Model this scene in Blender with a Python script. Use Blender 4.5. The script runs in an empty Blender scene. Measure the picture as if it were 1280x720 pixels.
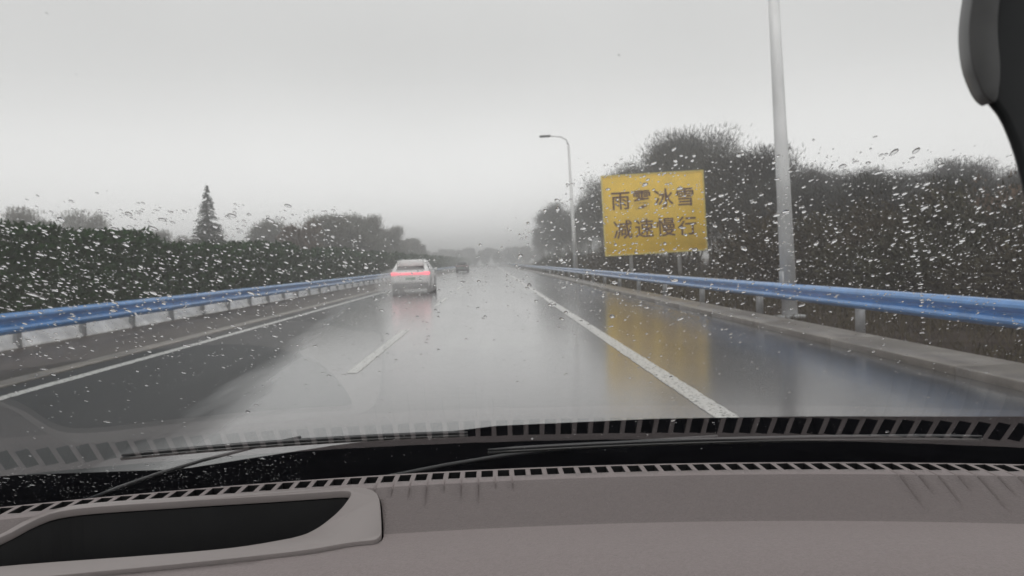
import bpy, bmesh, math, random
import numpy as np
from mathutils import Vector, Matrix, noise as mnoise

R = math.radians
sc = bpy.context.scene
C = sc.collection

# ------------------------------------------------------------------ camera
H = 1.325                      # camera height
F = 985.0                      # focal length in pixels of a 1280 wide frame
yc = Vector((614 - 640, 360 - 328, -F)).normalized()       # the road direction (+Y) in camera space
zc = Vector((-math.sin(R(2.0)), math.cos(R(2.0)), 0))
zc = (zc - yc * zc.dot(yc)).normalized()
xc = yc.cross(zc)
W2C = Matrix((xc, yc, zc)).transposed()
ROT = W2C.transposed()
camd = bpy.data.cameras.new('camera')
camd.sensor_width = 36
camd.lens = 36 * F / 1280
camd.clip_start = 0.01
camd.clip_end = 4000
camd.dof.use_dof = True
camd.dof.focus_distance = 0.46
camd.dof.aperture_fstop = camd.lens / 1000 / 0.0010
cam = bpy.data.objects.new('camera', camd)
C.objects.link(cam)
cam.matrix_world = Matrix.Translation((0, 0, H)) @ ROT.to_4x4()
sc.camera = cam

# ------------------------------------------------------------------ sky, sun, exposure
world = bpy.data.worlds.new("World")
sc.world = world
world.use_nodes = True
nt = world.node_tree
for n in list(nt.nodes): nt.nodes.remove(n)
sky = nt.nodes.new('ShaderNodeTexSky'); sky.sky_type = 'NISHITA'; sky.sun_disc = False
sky.sun_elevation = R(55); sky.sun_rotation = R(150)
sky.air_density = 1.0; sky.dust_density = 6.0; sky.ozone_density = 1.0
bw = nt.nodes.new('ShaderNodeHueSaturation'); bw.inputs['Saturation'].default_value = 0.0
flat = nt.nodes.new('ShaderNodeMix'); flat.data_type = 'RGBA'
flat.inputs['Factor'].default_value = 0.78
flat.inputs['B'].default_value = (6.30, 6.25, 6.22, 1)      # the even cloud layer
bg = nt.nodes.new('ShaderNodeBackground'); bg.inputs['Strength'].default_value = 0.10
out = nt.nodes.new('ShaderNodeOutputWorld')
nt.links.new(sky.outputs[0], bw.inputs['Color'])
nt.links.new(bw.outputs[0], flat.inputs['A'])
# the cloud layer glows a little more towards the horizon
tcw = nt.nodes.new('ShaderNodeTexCoord'); sx_ = nt.nodes.new('ShaderNodeSeparateXYZ'); nt.links.new(tcw.outputs['Generated'], sx_.inputs[0])
ez = nt.nodes.new('ShaderNodeMapRange'); ez.interpolation_type = 'SMOOTHERSTEP'
ez.inputs['From Min'].default_value = 0.0; ez.inputs['From Max'].default_value = .30
ez.inputs['To Min'].default_value = 1.55; ez.inputs['To Max'].default_value = .86
nt.links.new(sx_.outputs['Z'], ez.inputs['Value'])
cn = nt.nodes.new('ShaderNodeTexNoise'); cn.inputs['Scale'].default_value = 1.6; cn.inputs['Detail'].default_value = 3
nt.links.new(tcw.outputs['Generated'], cn.inputs['Vector'])
cr_ = nt.nodes.new('ShaderNodeMapRange'); cr_.inputs['To Min'].default_value = .84; cr_.inputs['To Max'].default_value = 1.16
nt.links.new(cn.outputs['Fac'], cr_.inputs['Value'])
mz = nt.nodes.new('ShaderNodeMath'); mz.operation = 'MULTIPLY'; nt.links.new(ez.outputs[0], mz.inputs[0]); nt.links.new(cr_.outputs[0], mz.inputs[1])
scw = nt.nodes.new('ShaderNodeVectorMath'); scw.operation = 'SCALE'
nt.links.new(flat.outputs['Result'], scw.inputs[0]); nt.links.new(mz.outputs[0], scw.inputs['Scale'])
nt.links.new(scw.outputs[0], bg.inputs['Color'])
nt.links.new(bg.outputs[0], out.inputs['Surface'])
sl = bpy.data.lights.new('sun', 'SUN'); sl.energy = 0.5; sl.angle = R(30); sl.color = (1, .98, .95)
so = bpy.data.objects.new('sun', sl); C.objects.link(so)
so.rotation_euler = (R(35), 0, R(-30))

sc.view_settings.view_transform = 'Standard'
sc.view_settings.look = 'None'
sc.view_settings.exposure = 0.61
sc.view_settings.gamma = 1.0
sc.view_settings.use_curve_mapping = False
cy = sc.cycles
cy.use_denoising = True
cy.max_bounces = 10; cy.diffuse_bounces = 3; cy.glossy_bounces = 4
cy.transmission_bounces = 8; cy.transparent_max_bounces = 12; cy.volume_bounces = 6
cy.caustics_reflective = False; cy.caustics_refractive = False
cy.sample_clamp_indirect = 4.0

# ------------------------------------------------------------------ helpers
def ray(px, py):
    """direction of a photograph pixel (1280x720) in the world, scaled to forward distance 1"""
    d = ROT @ Vector(((px - 640) / F, (360 - py) / F, -1.0))
    return d / d.y

def mat(name, col=(.5, .5, .5), rough=.5, metal=0., noise=0., nscale=5., bump=0., bscale=40., spec=.5, emit=None, estr=0., coat=0., ior=None, detail=6., stretch=None):
    m = bpy.data.materials.new(name); m.use_nodes = True
    t = m.node_tree; b = t.nodes['Principled BSDF']
    b.inputs['Base Color'].default_value = (*col, 1)
    b.inputs['Roughness'].default_value = rough
    b.inputs['Metallic'].default_value = metal
    b.inputs['Specular IOR Level'].default_value = spec
    b.inputs['Coat Weight'].default_value = coat
    b.inputs['Coat Roughness'].default_value = .08
    if ior: b.inputs['IOR'].default_value = ior
    if emit:
        b.inputs['Emission Color'].default_value = (*emit, 1)
        b.inputs['Emission Strength'].default_value = estr
    tc = t.nodes.new('ShaderNodeTexCoord')
    src = tc.outputs['Object']
    if stretch:
        mp = t.nodes.new('ShaderNodeMapping'); mp.inputs['Scale'].default_value = stretch
        t.links.new(src, mp.inputs['Vector']); src = mp.outputs[0]
    if noise > 0:
        n = t.nodes.new('ShaderNodeTexNoise'); n.inputs['Scale'].default_value = nscale
        n.inputs['Detail'].default_value = detail
        t.links.new(src, n.inputs['Vector'])
        r = t.nodes.new('ShaderNodeMapRange')
        r.inputs['From Min'].default_value = .3; r.inputs['From Max'].default_value = .7
        r.inputs['To Min'].default_value = 1 - noise; r.inputs['To Max'].default_value = 1 + noise
        t.links.new(n.outputs['Fac'], r.inputs['Value'])
        v = t.nodes.new('ShaderNodeVectorMath'); v.operation = 'SCALE'
        v.inputs[0].default_value = col
        t.links.new(r.outputs[0], v.inputs['Scale'])
        t.links.new(v.outputs[0], b.inputs['Base Color'])
    if bump > 0:
        n = t.nodes.new('ShaderNodeTexNoise'); n.inputs['Scale'].default_value = bscale
        n.inputs['Detail'].default_value = 4
        t.links.new(src, n.inputs['Vector'])
        bp = t.nodes.new('ShaderNodeBump'); bp.inputs['Strength'].default_value = bump
        bp.inputs['Distance'].default_value = .01
        t.links.new(n.outputs['Fac'], bp.inputs['Height'])
        t.links.new(bp.outputs[0], b.inputs['Normal'])
    return m

def link(name, me, m=None, parent=None, smooth=False):
    o = bpy.data.objects.new(name, me)
    C.objects.link(o)
    if m is not None and len(me.materials) == 0: me.materials.append(m)
    if parent is not None: o.parent = parent
    if smooth:
        for p in me.polygons: p.use_smooth = True
    return o

def pydata(name, vs, fs, m=None, parent=None, smooth=False):
    me = bpy.data.meshes.new(name); me.from_pydata([tuple(v) for v in vs], [], fs); me.update()
    return link(name, me, m, parent, smooth)

def frombm(name, bm, m=None, parent=None, smooth=False):
    me = bpy.data.meshes.new(name); bm.to_mesh(me); bm.free()
    return link(name, me, m, parent, smooth)

def tag(o, label=None, cat=None, group=None, kind=None):
    if label: o['label'] = label
    if cat: o['category'] = cat
    if group: o['group'] = group
    if kind: o['kind'] = kind
    return o

def empty(name, loc=(0, 0, 0), rz=0):
    o = bpy.data.objects.new(name, None); C.objects.link(o)
    o.location = loc; o.rotation_euler = (0, 0, rz); o.empty_display_size = .2
    return o

def copy_tree(o, parent=None):
    c = o.copy(); C.objects.link(c); c.parent = parent
    for ch in list(o.children): copy_tree(ch, c)
    return c

def box(bm, x0, x1, y0, y1, z0, z1):
    v = [bm.verts.new(p) for p in ((x0,y0,z0),(x1,y0,z0),(x1,y1,z0),(x0,y1,z0),(x0,y0,z1),(x1,y0,z1),(x1,y1,z1),(x0,y1,z1))]
    for f in ((3,2,1,0),(4,5,6,7),(0,1,5,4),(1,2,6,5),(2,3,7,6),(3,0,4,7)): bm.faces.new([v[i] for i in f])
    return v

def tube(bm, pts, rads, seg=10, cap=True):
    rings = []
    for i, p in enumerate(pts):
        p = Vector(p)
        a = Vector(pts[max(0, i-1)]); b = Vector(pts[min(len(pts)-1, i+1)])
        d = (b - a).normalized()
        u = d.cross(Vector((0, 0, 1)) if abs(d.z) < .95 else Vector((1, 0, 0))).normalized(); w = d.cross(u)
        r = rads[i] if hasattr(rads, '__len__') else rads
        rings.append([bm.verts.new(p + (u * math.cos(2*math.pi*k/seg) + w * math.sin(2*math.pi*k/seg)) * r) for k in range(seg)])
    for a, b in zip(rings, rings[1:]):
        for k in range(seg):
            bm.faces.new((a[k], a[(k+1) % seg], b[(k+1) % seg], b[k]))
    if cap:
        bm.faces.new(rings[0][::-1]); bm.faces.new(rings[-1])

def prism(bm, outline, z0, z1, f=lambda x, y, z: (x, y, z)):
    n = len(outline)
    a = [bm.verts.new(f(x, y, z0)) for x, y in outline]; b = [bm.verts.new(f(x, y, z1)) for x, y in outline]
    for i in range(n): bm.faces.new((a[i], a[(i+1) % n], b[(i+1) % n], b[i]))
    bm.faces.new(a[::-1]); bm.faces.new(b)
    bmesh.ops.recalc_face_normals(bm, faces=bm.faces)

def apply_mods(o):
    dg = bpy.context.evaluated_depsgraph_get()
    me = bpy.data.meshes.new_from_object(o.evaluated_get(dg))
    o.modifiers.clear(); o.data = me
    return o

def boolean(o, cutter):
    md = o.modifiers.new('cut', 'BOOLEAN'); md.operation = 'DIFFERENCE'; md.solver = 'EXACT'; md.object = cutter
    bpy.context.view_layer.update()
    apply_mods(o)
    bpy.data.objects.remove(cutter)

def bevel(o, w, seg=2, angle=35):
    md = o.modifiers.new('bevel', 'BEVEL'); md.width = w; md.segments = seg; md.limit_method = 'ANGLE'; md.angle_limit = R(angle)
    for p in o.data.polygons: p.use_smooth = True
    return o

# ------------------------------------------------------------------ ground, road, markings
M_ground = mat('wet_earth', (.040, .032, .025), .8, noise=.45, nscale=1.6, bump=.8, bscale=9, spec=.03)

def wet_road():
    m = bpy.data.materials.new('wet_asphalt'); m.use_nodes = True
    t = m.node_tree; L = t.links; b = t.nodes['Principled BSDF']
    tc = t.nodes.new('ShaderNodeTexCoord')
    def nz(scale, detail, st=None):
        s = tc.outputs['Object']
        if st:
            mp = t.nodes.new('ShaderNodeMapping'); mp.inputs['Scale'].default_value = st
            L.new(s, mp.inputs['Vector']); s = mp.outputs[0]
        n = t.nodes.new('ShaderNodeTexNoise'); n.inputs['Scale'].default_value = scale; n.inputs['Detail'].default_value = detail
        L.new(s, n.inputs['Vector']); return n.outputs['Fac']
    def rng(v, a, c, lo=.3, hi=.7):
        r = t.nodes.new('ShaderNodeMapRange'); r.inputs['From Min'].default_value = lo; r.inputs['From Max'].default_value = hi
        r.inputs['To Min'].default_value = a; r.inputs['To Max'].default_value = c; L.new(v, r.inputs['Value']); return r.outputs[0]
    tracks = nz(1.0, 3, (.9, .02, 1))        # lengthwise wear in the wheel tracks
    patches = nz(.35, 4, (1, .25, 1))
    grain = nz(160, 2)
    col = t.nodes.new('ShaderNodeMix'); col.data_type = 'RGBA'
    col.inputs['A'].default_value = (.026, .028, .030, 1); col.inputs['B'].default_value = (.062, .063, .064, 1)
    L.new(rng(grain, 0, 1), col.inputs['Factor'])
    mul = t.nodes.new('ShaderNodeVectorMath'); mul.operation = 'SCALE'
    L.new(col.outputs['Result'], mul.inputs[0]); L.new(rng(tracks, .75, 1.3), mul.inputs['Scale'])
    L.new(mul.outputs[0], b.inputs['Base Color'])
    ad = t.nodes.new('ShaderNodeMath'); ad.operation = 'ADD'
    L.new(rng(tracks, .13, .22), ad.inputs[0]); L.new(rng(patches, -.03, .05), ad.inputs[1])
    b.inputs['IOR'].default_value = 1.5
    b.inputs['Coat Weight'].default_value = 1.0; b.inputs['Coat IOR'].default_value = 1.36   # the film of water
    b.inputs['Coat Roughness'].default_value = .135
    # coat and specular fade out left of a ragged slanting line, roughness rises
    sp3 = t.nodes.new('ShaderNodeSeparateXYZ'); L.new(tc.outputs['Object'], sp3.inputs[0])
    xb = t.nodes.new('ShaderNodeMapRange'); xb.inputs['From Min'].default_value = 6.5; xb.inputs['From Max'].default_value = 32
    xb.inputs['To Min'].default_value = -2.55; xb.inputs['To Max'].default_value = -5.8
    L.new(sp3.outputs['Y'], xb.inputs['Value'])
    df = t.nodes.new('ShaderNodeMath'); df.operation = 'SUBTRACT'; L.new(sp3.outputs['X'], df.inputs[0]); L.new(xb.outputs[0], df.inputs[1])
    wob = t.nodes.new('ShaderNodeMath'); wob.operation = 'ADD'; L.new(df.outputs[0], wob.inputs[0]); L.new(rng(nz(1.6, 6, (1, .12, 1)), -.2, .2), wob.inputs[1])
    gloss = t.nodes.new('ShaderNodeMapRange'); gloss.inputs['From Min'].default_value = -.2; gloss.inputs['From Max'].default_value = .3
    gloss.inputs['To Min'].default_value = 0; gloss.inputs['To Max'].default_value = 1; L.new(wob.outputs[0], gloss.inputs['Value'])
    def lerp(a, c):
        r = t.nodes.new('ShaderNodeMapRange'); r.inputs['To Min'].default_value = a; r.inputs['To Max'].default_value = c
        L.new(gloss.outputs[0], r.inputs['Value']); return r.outputs[0]
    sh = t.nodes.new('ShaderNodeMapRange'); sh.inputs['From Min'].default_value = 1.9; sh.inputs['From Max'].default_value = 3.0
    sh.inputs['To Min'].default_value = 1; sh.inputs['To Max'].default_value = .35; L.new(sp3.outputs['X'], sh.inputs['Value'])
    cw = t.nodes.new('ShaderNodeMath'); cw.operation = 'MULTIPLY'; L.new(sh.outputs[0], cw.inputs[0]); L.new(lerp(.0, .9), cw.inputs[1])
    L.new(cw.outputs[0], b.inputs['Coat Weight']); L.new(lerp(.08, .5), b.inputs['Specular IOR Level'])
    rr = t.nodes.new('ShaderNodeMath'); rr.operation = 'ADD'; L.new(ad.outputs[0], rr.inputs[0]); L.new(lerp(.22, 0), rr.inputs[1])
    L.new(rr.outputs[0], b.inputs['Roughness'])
    b1 = t.nodes.new('ShaderNodeBump'); b1.inputs['Strength'].default_value = .10; b1.inputs['Distance'].default_value = .004
    L.new(grain, b1.inputs['Height'])
    b2 = t.nodes.new('ShaderNodeBump'); b2.inputs['Strength'].default_value = .14; b2.inputs['Distance'].default_value = .01
    L.new(nz(7, 3), b2.inputs['Height']); L.new(b1.outputs[0], b2.inputs['Normal'])
    L.new(b2.outputs[0], b.inputs['Normal'])
    return m
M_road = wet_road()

def sheet(name, x0, x1, y0, y1, z, m, nx=1, ny=1):
    vs = []; fs = []
    for j in range(ny + 1):
        for i in range(nx + 1): vs.append((x0 + (x1-x0)*i/nx, y0 + (y1-y0)*j/ny, z))
    for j in range(ny):
        for i in range(nx):
            a = j*(nx+1)+i; fs.append((a, a+1, a+nx+2, a+nx+1))
    return pydata(name, vs, fs, m)

tag(sheet('ground', -400, 400, -60, 640, -.012, M_ground), 'dark wet earth on both sides of the road', kind='structure')
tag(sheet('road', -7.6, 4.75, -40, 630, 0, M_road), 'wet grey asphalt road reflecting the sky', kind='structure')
M_shoulder = mat('wet_shoulder', (.060, .050, .043), .42, noise=.4, nscale=2.2, bump=.4, bscale=30, spec=.22, stretch=(1, .12, 1))
tag(sheet('shoulder', -9.3, -6.35, -40, 630, .004, M_shoulder), 'wet brownish shoulder beside the central guardrail', kind='structure')

def paint_mat():
    m = mat('worn_white_paint', (.62, .62, .60), .30, noise=.22, nscale=26, bump=.25, bscale=70)
    t = m.node_tree; b = t.nodes['Principled BSDF']; o = t.nodes['Material Output']
    n = t.nodes.new('ShaderNodeTexNoise'); n.inputs['Scale'].default_value = 24; n.inputs['Detail'].default_value = 6
    tc = t.nodes.new('ShaderNodeTexCoord'); t.links.new(tc.outputs['Object'], n.inputs['Vector'])
    r = t.nodes.new('ShaderNodeMapRange'); r.inputs['From Min'].default_value = .36; r.inputs['From Max'].default_value = .42
    t.links.new(n.outputs['Fac'], r.inputs['Value'])
    tr = t.nodes.new('ShaderNodeBsdfTransparent'); mx = t.nodes.new('ShaderNodeMixShader')
    t.links.new(r.outputs[0], mx.inputs[0]); t.links.new(tr.outputs[0], mx.inputs[1]); t.links.new(b.outputs[0], mx.inputs[2])
    t.links.new(mx.outputs[0], o.inputs['Surface'])
    return m
M_paint = paint_mat()
def line(x, w, y0, y1, label):
    rnd = random.Random(int(x*100 + y0))
    n = max(2, int(min(y1 - y0, 60) / .08)); vs = []; fs = []
    for i in range(n + 1):
        y = y0 + (min(y1, y0+60) - y0) * i / n
        vs += [(x - w/2 + rnd.uniform(-.008, .008), y, .004), (x + w/2 + rnd.uniform(-.008, .008), y, .004)]
    if y1 > y0 + 60: vs += [(x-w/2, y1, .004), (x+w/2, y1, .004)]
    for i in range(len(vs)//2 - 1): fs.append((2*i, 2*i+1, 2*i+3, 2*i+2))
    tag(pydata('road_marking', vs, fs, M_paint), label, kind='structure')
line(1.87, .20, 2.5, 600, 'solid white edge line on the side of the yellow sign')
line(-5.5, .18, 2.5, 600, 'solid white edge line beside the central guardrail')
for k in range(-1, 20):
    y0 = 9.85 + 15*k
    line(-1.79, .15, y0, y0 + 6.2, 'white dash of the lane line between the two lanes')

# concrete edge strips (real steps)
M_conc = mat('wet_concrete', (.19, .172, .152), .33, noise=.3, nscale=3, bump=.4, bscale=25, spec=.45)
def kerb(x0, x1, h, y0, y1, m, label, name='kerb', step=3.0):
    bm = bmesh.new(); y = y0
    while y < y1:
        L = step if y < 120 else 60
        box(bm, x0, x1, y, min(y + L, y1) - .012, -.03, h); y += L
    o = frombm(name, bm, m); bevel(o, .012, 2); tag(o, label, kind='structure'); return o
kerb(4.75, 5.5, .09, -10, 600, M_conc, 'low pale concrete edging under the guardrail on the sign side')
kerb(-6.35, -6.02, .02, -10, 600, M_conc, 'flush concrete gutter strip beside the inner edge line', 'gutter')
M_white = mat('pale_painted_concrete', (.80, .79, .78), .35, noise=.28, nscale=2.5, bump=.4, bscale=20)
bm = bmesh.new(); y = -6
while y < 500:
    L = 2.4 if y < 120 else 60; ye = min(y + L, 500) - .015
    q = [[bm.verts.new((x, yy_, z)) for x, z in ((-9.02, -.03), (-9.02, .03), (-9.32, .36), (-9.40, .40), (-9.75, .40), (-9.75, -.03))] for yy_ in (y, ye)]
    for k in range(6): bm.faces.new((q[0][k], q[0][(k+1) % 6], q[1][(k+1) % 6], q[1][k]))
    bm.faces.new(q[0]); bm.faces.new(q[1][::-1]); y += L
bmesh.ops.recalc_face_normals(bm, faces=bm.faces)
tag(bevel(frombm('low_wall', bm, M_white), .02), 'low pale concrete wall behind the central blue guardrail', 'wall', kind='thing')

# ------------------------------------------------------------------ guardrails
M_blue = mat('blue_guardrail_paint', (.045, .24, .60), .28, noise=.2, nscale=3, coat=.7, bump=.08, bscale=12)
M_post = mat('galvanised_steel', (.46, .47, .48), .4, metal=.1, noise=.2, nscale=6)
def guardrail(x, side, y0, y1, step, first, top, label, deep=1.0):
    root = tag(empty('guardrail', (x, 0, 0)), label, 'guardrail')
    # W profile: (outward, z)
    prof = [(.0, top), (.035, top-.012), (.075, top-.05), (.08, top-.08), (.05, top-.115), (.012, top-.14), (.012, top-.17),
            (.05, top-.195), (.08, top-.23), (.075, top-.26), (.035, top-.298), (.0, top-.31)]
    prof = [(p[0], top - (top-p[1])*deep) for p in prof]
    bm = bmesh.new()
    ys = [y0 + 4.32*i for i in range(int((min(y1, 160)-y0)/4.32)+1)] + [y1]
    for a, b in zip(ys, ys[1:]):
        ring = []
        for yy, off in ((a, .004), (b + .12, 0.0)):
            ring.append([bm.verts.new((-side*(p[0] + off) , yy, p[1])) for p in prof])
        for i in range(len(prof)-1): bm.faces.new((ring[0][i], ring[0][i+1], ring[1][i+1], ring[1][i]))
    bmesh.ops.recalc_face_normals(bm, faces=bm.faces)
    o = frombm('beam', bm, M_blue, root, False)
    s = o.modifiers.new('s', 'SOLIDIFY'); s.thickness = .004
    bm = bmesh.new()
    tube(bm, [(0, 0, -.05), (0, 0, top - .03)], .075, 14)
    p0 = bm
    pm = bpy.data.meshes.new('post'); bm.to_mesh(pm); bm.free(); pm.materials.append(M_post)
    for p in pm.polygons: p.use_smooth = len(p.vertices) == 4
    bm = bmesh.new(); box(bm, -.06, .06, -.09, .09, top-.27, top-.04)
    sm = bpy.data.meshes.new('spacer'); bm.to_mesh(sm); bm.free(); sm.materials.append(M_post)
    y = first; k = 0
    while y < 280 and k < 60:
        po = bpy.data.objects.new('post', pm); C.objects.link(po); po.parent = root; po.location = (side*.16, y, 0)
        sp = bpy.data.objects.new('spacer', sm); C.objects.link(sp); sp.parent = po; sp.location = (-side*.10, 0, 0)
        y += step; k += 1
    return root
guardrail(5.55, 1, -2, 600, 4.6, 2.9, .74, 'bright blue steel guardrail running under the yellow sign and lamp posts')
guardrail(-8.9, -1, -2, 600, 2.4, 3.2, .70, 'blue steel guardrail of the central strip in front of the hedge', 1.3)

# ------------------------------------------------------------------ lamp posts
M_pole = mat('pale_grey_pole', (.68, .68, .68), .4, noise=.25, nscale=2, stretch=(1, 1, .3))
M_lamp = mat('dark_lamp_housing', (.07, .07, .075), .4)
def make_lamp():
    root = empty('street_lamp')
    bm = bmesh.new()
    tube(bm, [(0, 0, .0), (0, 0, 3), (0, 0, 9.4)], [.155, .135, .08], 18)
    frombm('pole', bm, M_pole, root, True)
    bm = bmesh.new(); box(bm, -.24, .24, -.24, .24, 0, .06)
    bevel(frombm('base_plate', bm, M_post, root), .01)
    bm = bmesh.new()
    tube(bm, [(0, 0, 9.35), (-.12, 0, 9.75), (-.5, 0, 9.98), (-1.35, 0, 10.08)], [.06, .05, .045, .04], 10)
    frombm('arm', bm, M_pole, root, True)
    bm = bmesh.new()
    prism(bm, [(-1.2, -.06), (-1.35, -.13), (-1.8, -.16), (-2.0, -.1), (-2.0, .1), (-1.8, .16), (-1.35, .13), (-1.2, .06)], 10.02, 10.15)
    bevel(frombm('lamp_head', bm, M_lamp, root), .03)
    bm = bmesh.new(); box(bm, -.02, .02, -.09, .09, .6, .95)
    bevel(frombm('service_door', bm, M_post, root), .004).location = (-.13, 0, 0)
    return root
lamp0 = make_lamp()
LL = ['thick pale lamp post close to the road, rising out of the top of the picture',
      'thinner lamp post standing beside the yellow sign, its dark lamp head visible',
      'faint hazy lamp post beyond the one beside the yellow sign',
      'hardly visible lamp post far off in the haze']
for i, y in enumerate((15.7, 55.5)):
    o = lamp0 if i == 0 else copy_tree(lamp0)
    o.location = (5.98, y, 0); o.rotation_euler = (0, R(-1.7), 0)
    tag(o, LL[i], 'street lamp', 'lamp posts along the guardrail')

# ------------------------------------------------------------------ yellow sign
M_yel = mat('yellow_sign_paint', (.85, .55, .04), .35, noise=.12, nscale=.8, coat=.3)
M_yel2 = mat('yellow_trim', (.75, .58, .14), .4, noise=.1)
M_char = mat('dark_red_lettering', (.085, .025, .022), .6)
def text_mesh(name, s, size, m, parent, loc):
    cu = bpy.data.curves.new('t', 'FONT'); cu.body = s; cu.size = size; cu.extrude = .008; cu.offset = .010 * size
    cu.align_x = 'CENTER'; cu.space_character = 1.17; cu.resolution_u = 3
    to = bpy.data.objects.new('t', cu); C.objects.link(to)
    bpy.context.view_layer.update()
    me = bpy.data.meshes.new_from_object(to.evaluated_get(bpy.context.evaluated_depsgraph_get()))
    me.materials.clear()
    bpy.data.objects.remove(to)
    co = np.array([v.co for v in me.vertices])
    c = (co.max(0) + co.min(0)) / 2
    for v in me.vertices: v.co.x -= c[0]; v.co.y -= c[1]
    print('TEXT', s, len(me.vertices), co.max(0) - co.min(0))
    o = link(name, me, m, parent); o.location = loc; o.rotation_euler = (R(90), 0, 0)
    return o
sg = tag(empty('road_sign', (9.52, 45, 0)), 'large yellow board with two rows of dark Chinese characters on two posts', 'road sign')
sg.rotation_euler = (0, R(-1.6), 0)
bm = bmesh.new(); box(bm, -2.86, 2.86, -.06, .06, 1.62, 6.05); bevel(frombm('board', bm, M_yel, sg), .02)
bm = bmesh.new()
for a in ((-2.94, 2.94, 1.52, 1.62), (-2.94, 2.94, 6.05, 6.12), (-2.94, -2.86, 1.62, 6.05), (2.86, 2.94, 1.62, 6.05)):
    box(bm, a[0], a[1], -.10, .10, a[2], a[3])
frombm('frame', bm, M_yel2, sg)
text_mesh('lettering', '雨雾冰雪', 1.14, M_char, sg, (-.05, -.07, 4.66))
text_mesh('lettering', '减速慢行', 1.14, M_char, sg, (.0, -.07, 3.0))
for x in (-1.45, 1.35):
    bm = bmesh.new(); tube(bm, [(x, .16, -.05), (x, .16, 5.9)], .11, 14); frombm('post', bm, M_pole, sg, True)
for z in (2.3, 3.8, 5.3):
    bm = bmesh.new(); box(bm, -2.7, 2.7, .065, .10, z, z+.1); frombm('cross_rail', bm, M_post, sg)

# ------------------------------------------------------------------ vegetation
M_bark = mat('wet_bark', (.050, .042, .036), .7, noise=.4, nscale=8)
def veg(name, a, b, c=None):
    m = bpy.data.materials.new(name); m.use_nodes = True
    t = m.node_tree; bs = t.nodes['Principled BSDF']; bs.inputs['Roughness'].default_value = .85; bs.inputs['Specular IOR Level'].default_value = .0
    g = t.nodes.new('ShaderNodeNewGeometry'); oi = t.nodes.new('ShaderNodeObjectInfo')
    mx = t.nodes.new('ShaderNodeMix'); mx.data_type = 'RGBA'
    mx.inputs['A'].default_value = (*a, 1); mx.inputs['B'].default_value = (*b, 1)
    t.links.new(g.outputs['Random Per Island'], mx.inputs['Factor'])
    m2 = t.nodes.new('ShaderNodeMix'); m2.data_type = 'RGBA'
    m2.inputs['B'].default_value = (*(c or b), 1)
    r = t.nodes.new('ShaderNodeMath'); r.operation = 'MULTIPLY'; r.inputs[1].default_value = .6
    t.links.new(oi.outputs['Random'], r.inputs[0]); t.links.new(r.outputs[0], m2.inputs['Factor'])
    t.links.new(mx.outputs['Result'], m2.inputs['A']); t.links.new(m2.outputs['Result'], bs.inputs['Base Color'])
    return m
M_twig = veg('winter_twigs', (.030, .030, .029), (.066, .063, .060), (.045, .050, .040))
M_olive = veg('olive_leaves', (.022, .027, .015), (.060, .060, .034), (.065, .042, .030))
M_haz = veg('haze_paled_twigs', (.075, .075, .060), (.15, .145, .115), (.12, .11, .085))  # distance haze is put into these lighter twig colours
M_green = veg('hedge_leaves', (.009, .028, .006), (.026, .072, .017), (.018, .048, .012))
M_brown = veg('brown_leaves', (.09, .060, .040), (.17, .115, .075), (.12, .085, .06))
M_spruce = veg('spruce_needles', (.014, .026, .018), (.035, .05, .035))

def cards_mesh(name, pos, dirs, length, width, m, rng):
    """many small separate leaf or twig faces (one quad each) as one mesh"""
    n = len(pos)
    d = dirs / (np.linalg.norm(dirs, axis=1, keepdims=True) + 1e-9)
    u = np.cross(d, rng.normal(size=(n, 3))); u /= (np.linalg.norm(u, axis=1, keepdims=True) + 1e-9)
    L = length[:, None]; Wd = width[:, None]
    v = np.empty((n, 4, 3))
    v[:, 0] = pos - u*Wd*.5; v[:, 1] = pos + u*Wd*.5
    v[:, 2] = pos + d*L + u*Wd*.15; v[:, 3] = pos + d*L*.9 - u*Wd*.25
    me = bpy.data.meshes.new(name)
    me.vertices.add(n*4); me.vertices.foreach_set('co', v.reshape(-1))
    me.loops.add(n*4); me.loops.foreach_set('vertex_index', np.arange(n*4, dtype=np.int32))
    me.polygons.add(n); me.polygons.foreach_set('loop_start', np.arange(0, n*4, 4, dtype=np.int32))
    me.update(calc_edges=True)
    me.materials.append(m)
    return me

def branch_tree(bm, rnd, h, spread, r0):
    """tapered trunk with forked limbs; returns limb tips"""
    tips = []
    def grow(p, d, L, r, lv):
        n = 3; pts = [p]; q = p.copy(); dd = d.copy()
        for i in range(n):
            dd = (dd + Vector((rnd.uniform(-.18, .18), rnd.uniform(-.18, .18), rnd.uniform(-.02, .12)))).normalized()
            q = q + dd * L / n; pts.append(q.copy())
        tube(bm, pts, [r, r*.85, r*.7, r*.55], 6 if lv < 2 else 4, cap=False)
        tips.append((pts[2].copy(), lv)); tips.append((pts[3].copy(), lv))
        if lv < 3:
            for k in range(3 if lv else 4):
                a = rnd.uniform(0, 2*math.pi); s = rnd.uniform(.45, .95) * spread
                nd = (dd*.9 + Vector((math.cos(a)*s, math.sin(a)*s, rnd.uniform(-.05, .35)))).normalized()
                base = pts[rnd.choice([1, 2, 3]) if lv == 0 else 3] if k else pts[3]
                grow(base, nd, L * rnd.uniform(.55, .8), r*.55, lv+1)
    grow(Vector((0, 0, -.1)), Vector((0, 0, 1)), h*.42, r0, 0)
    return tips

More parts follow.
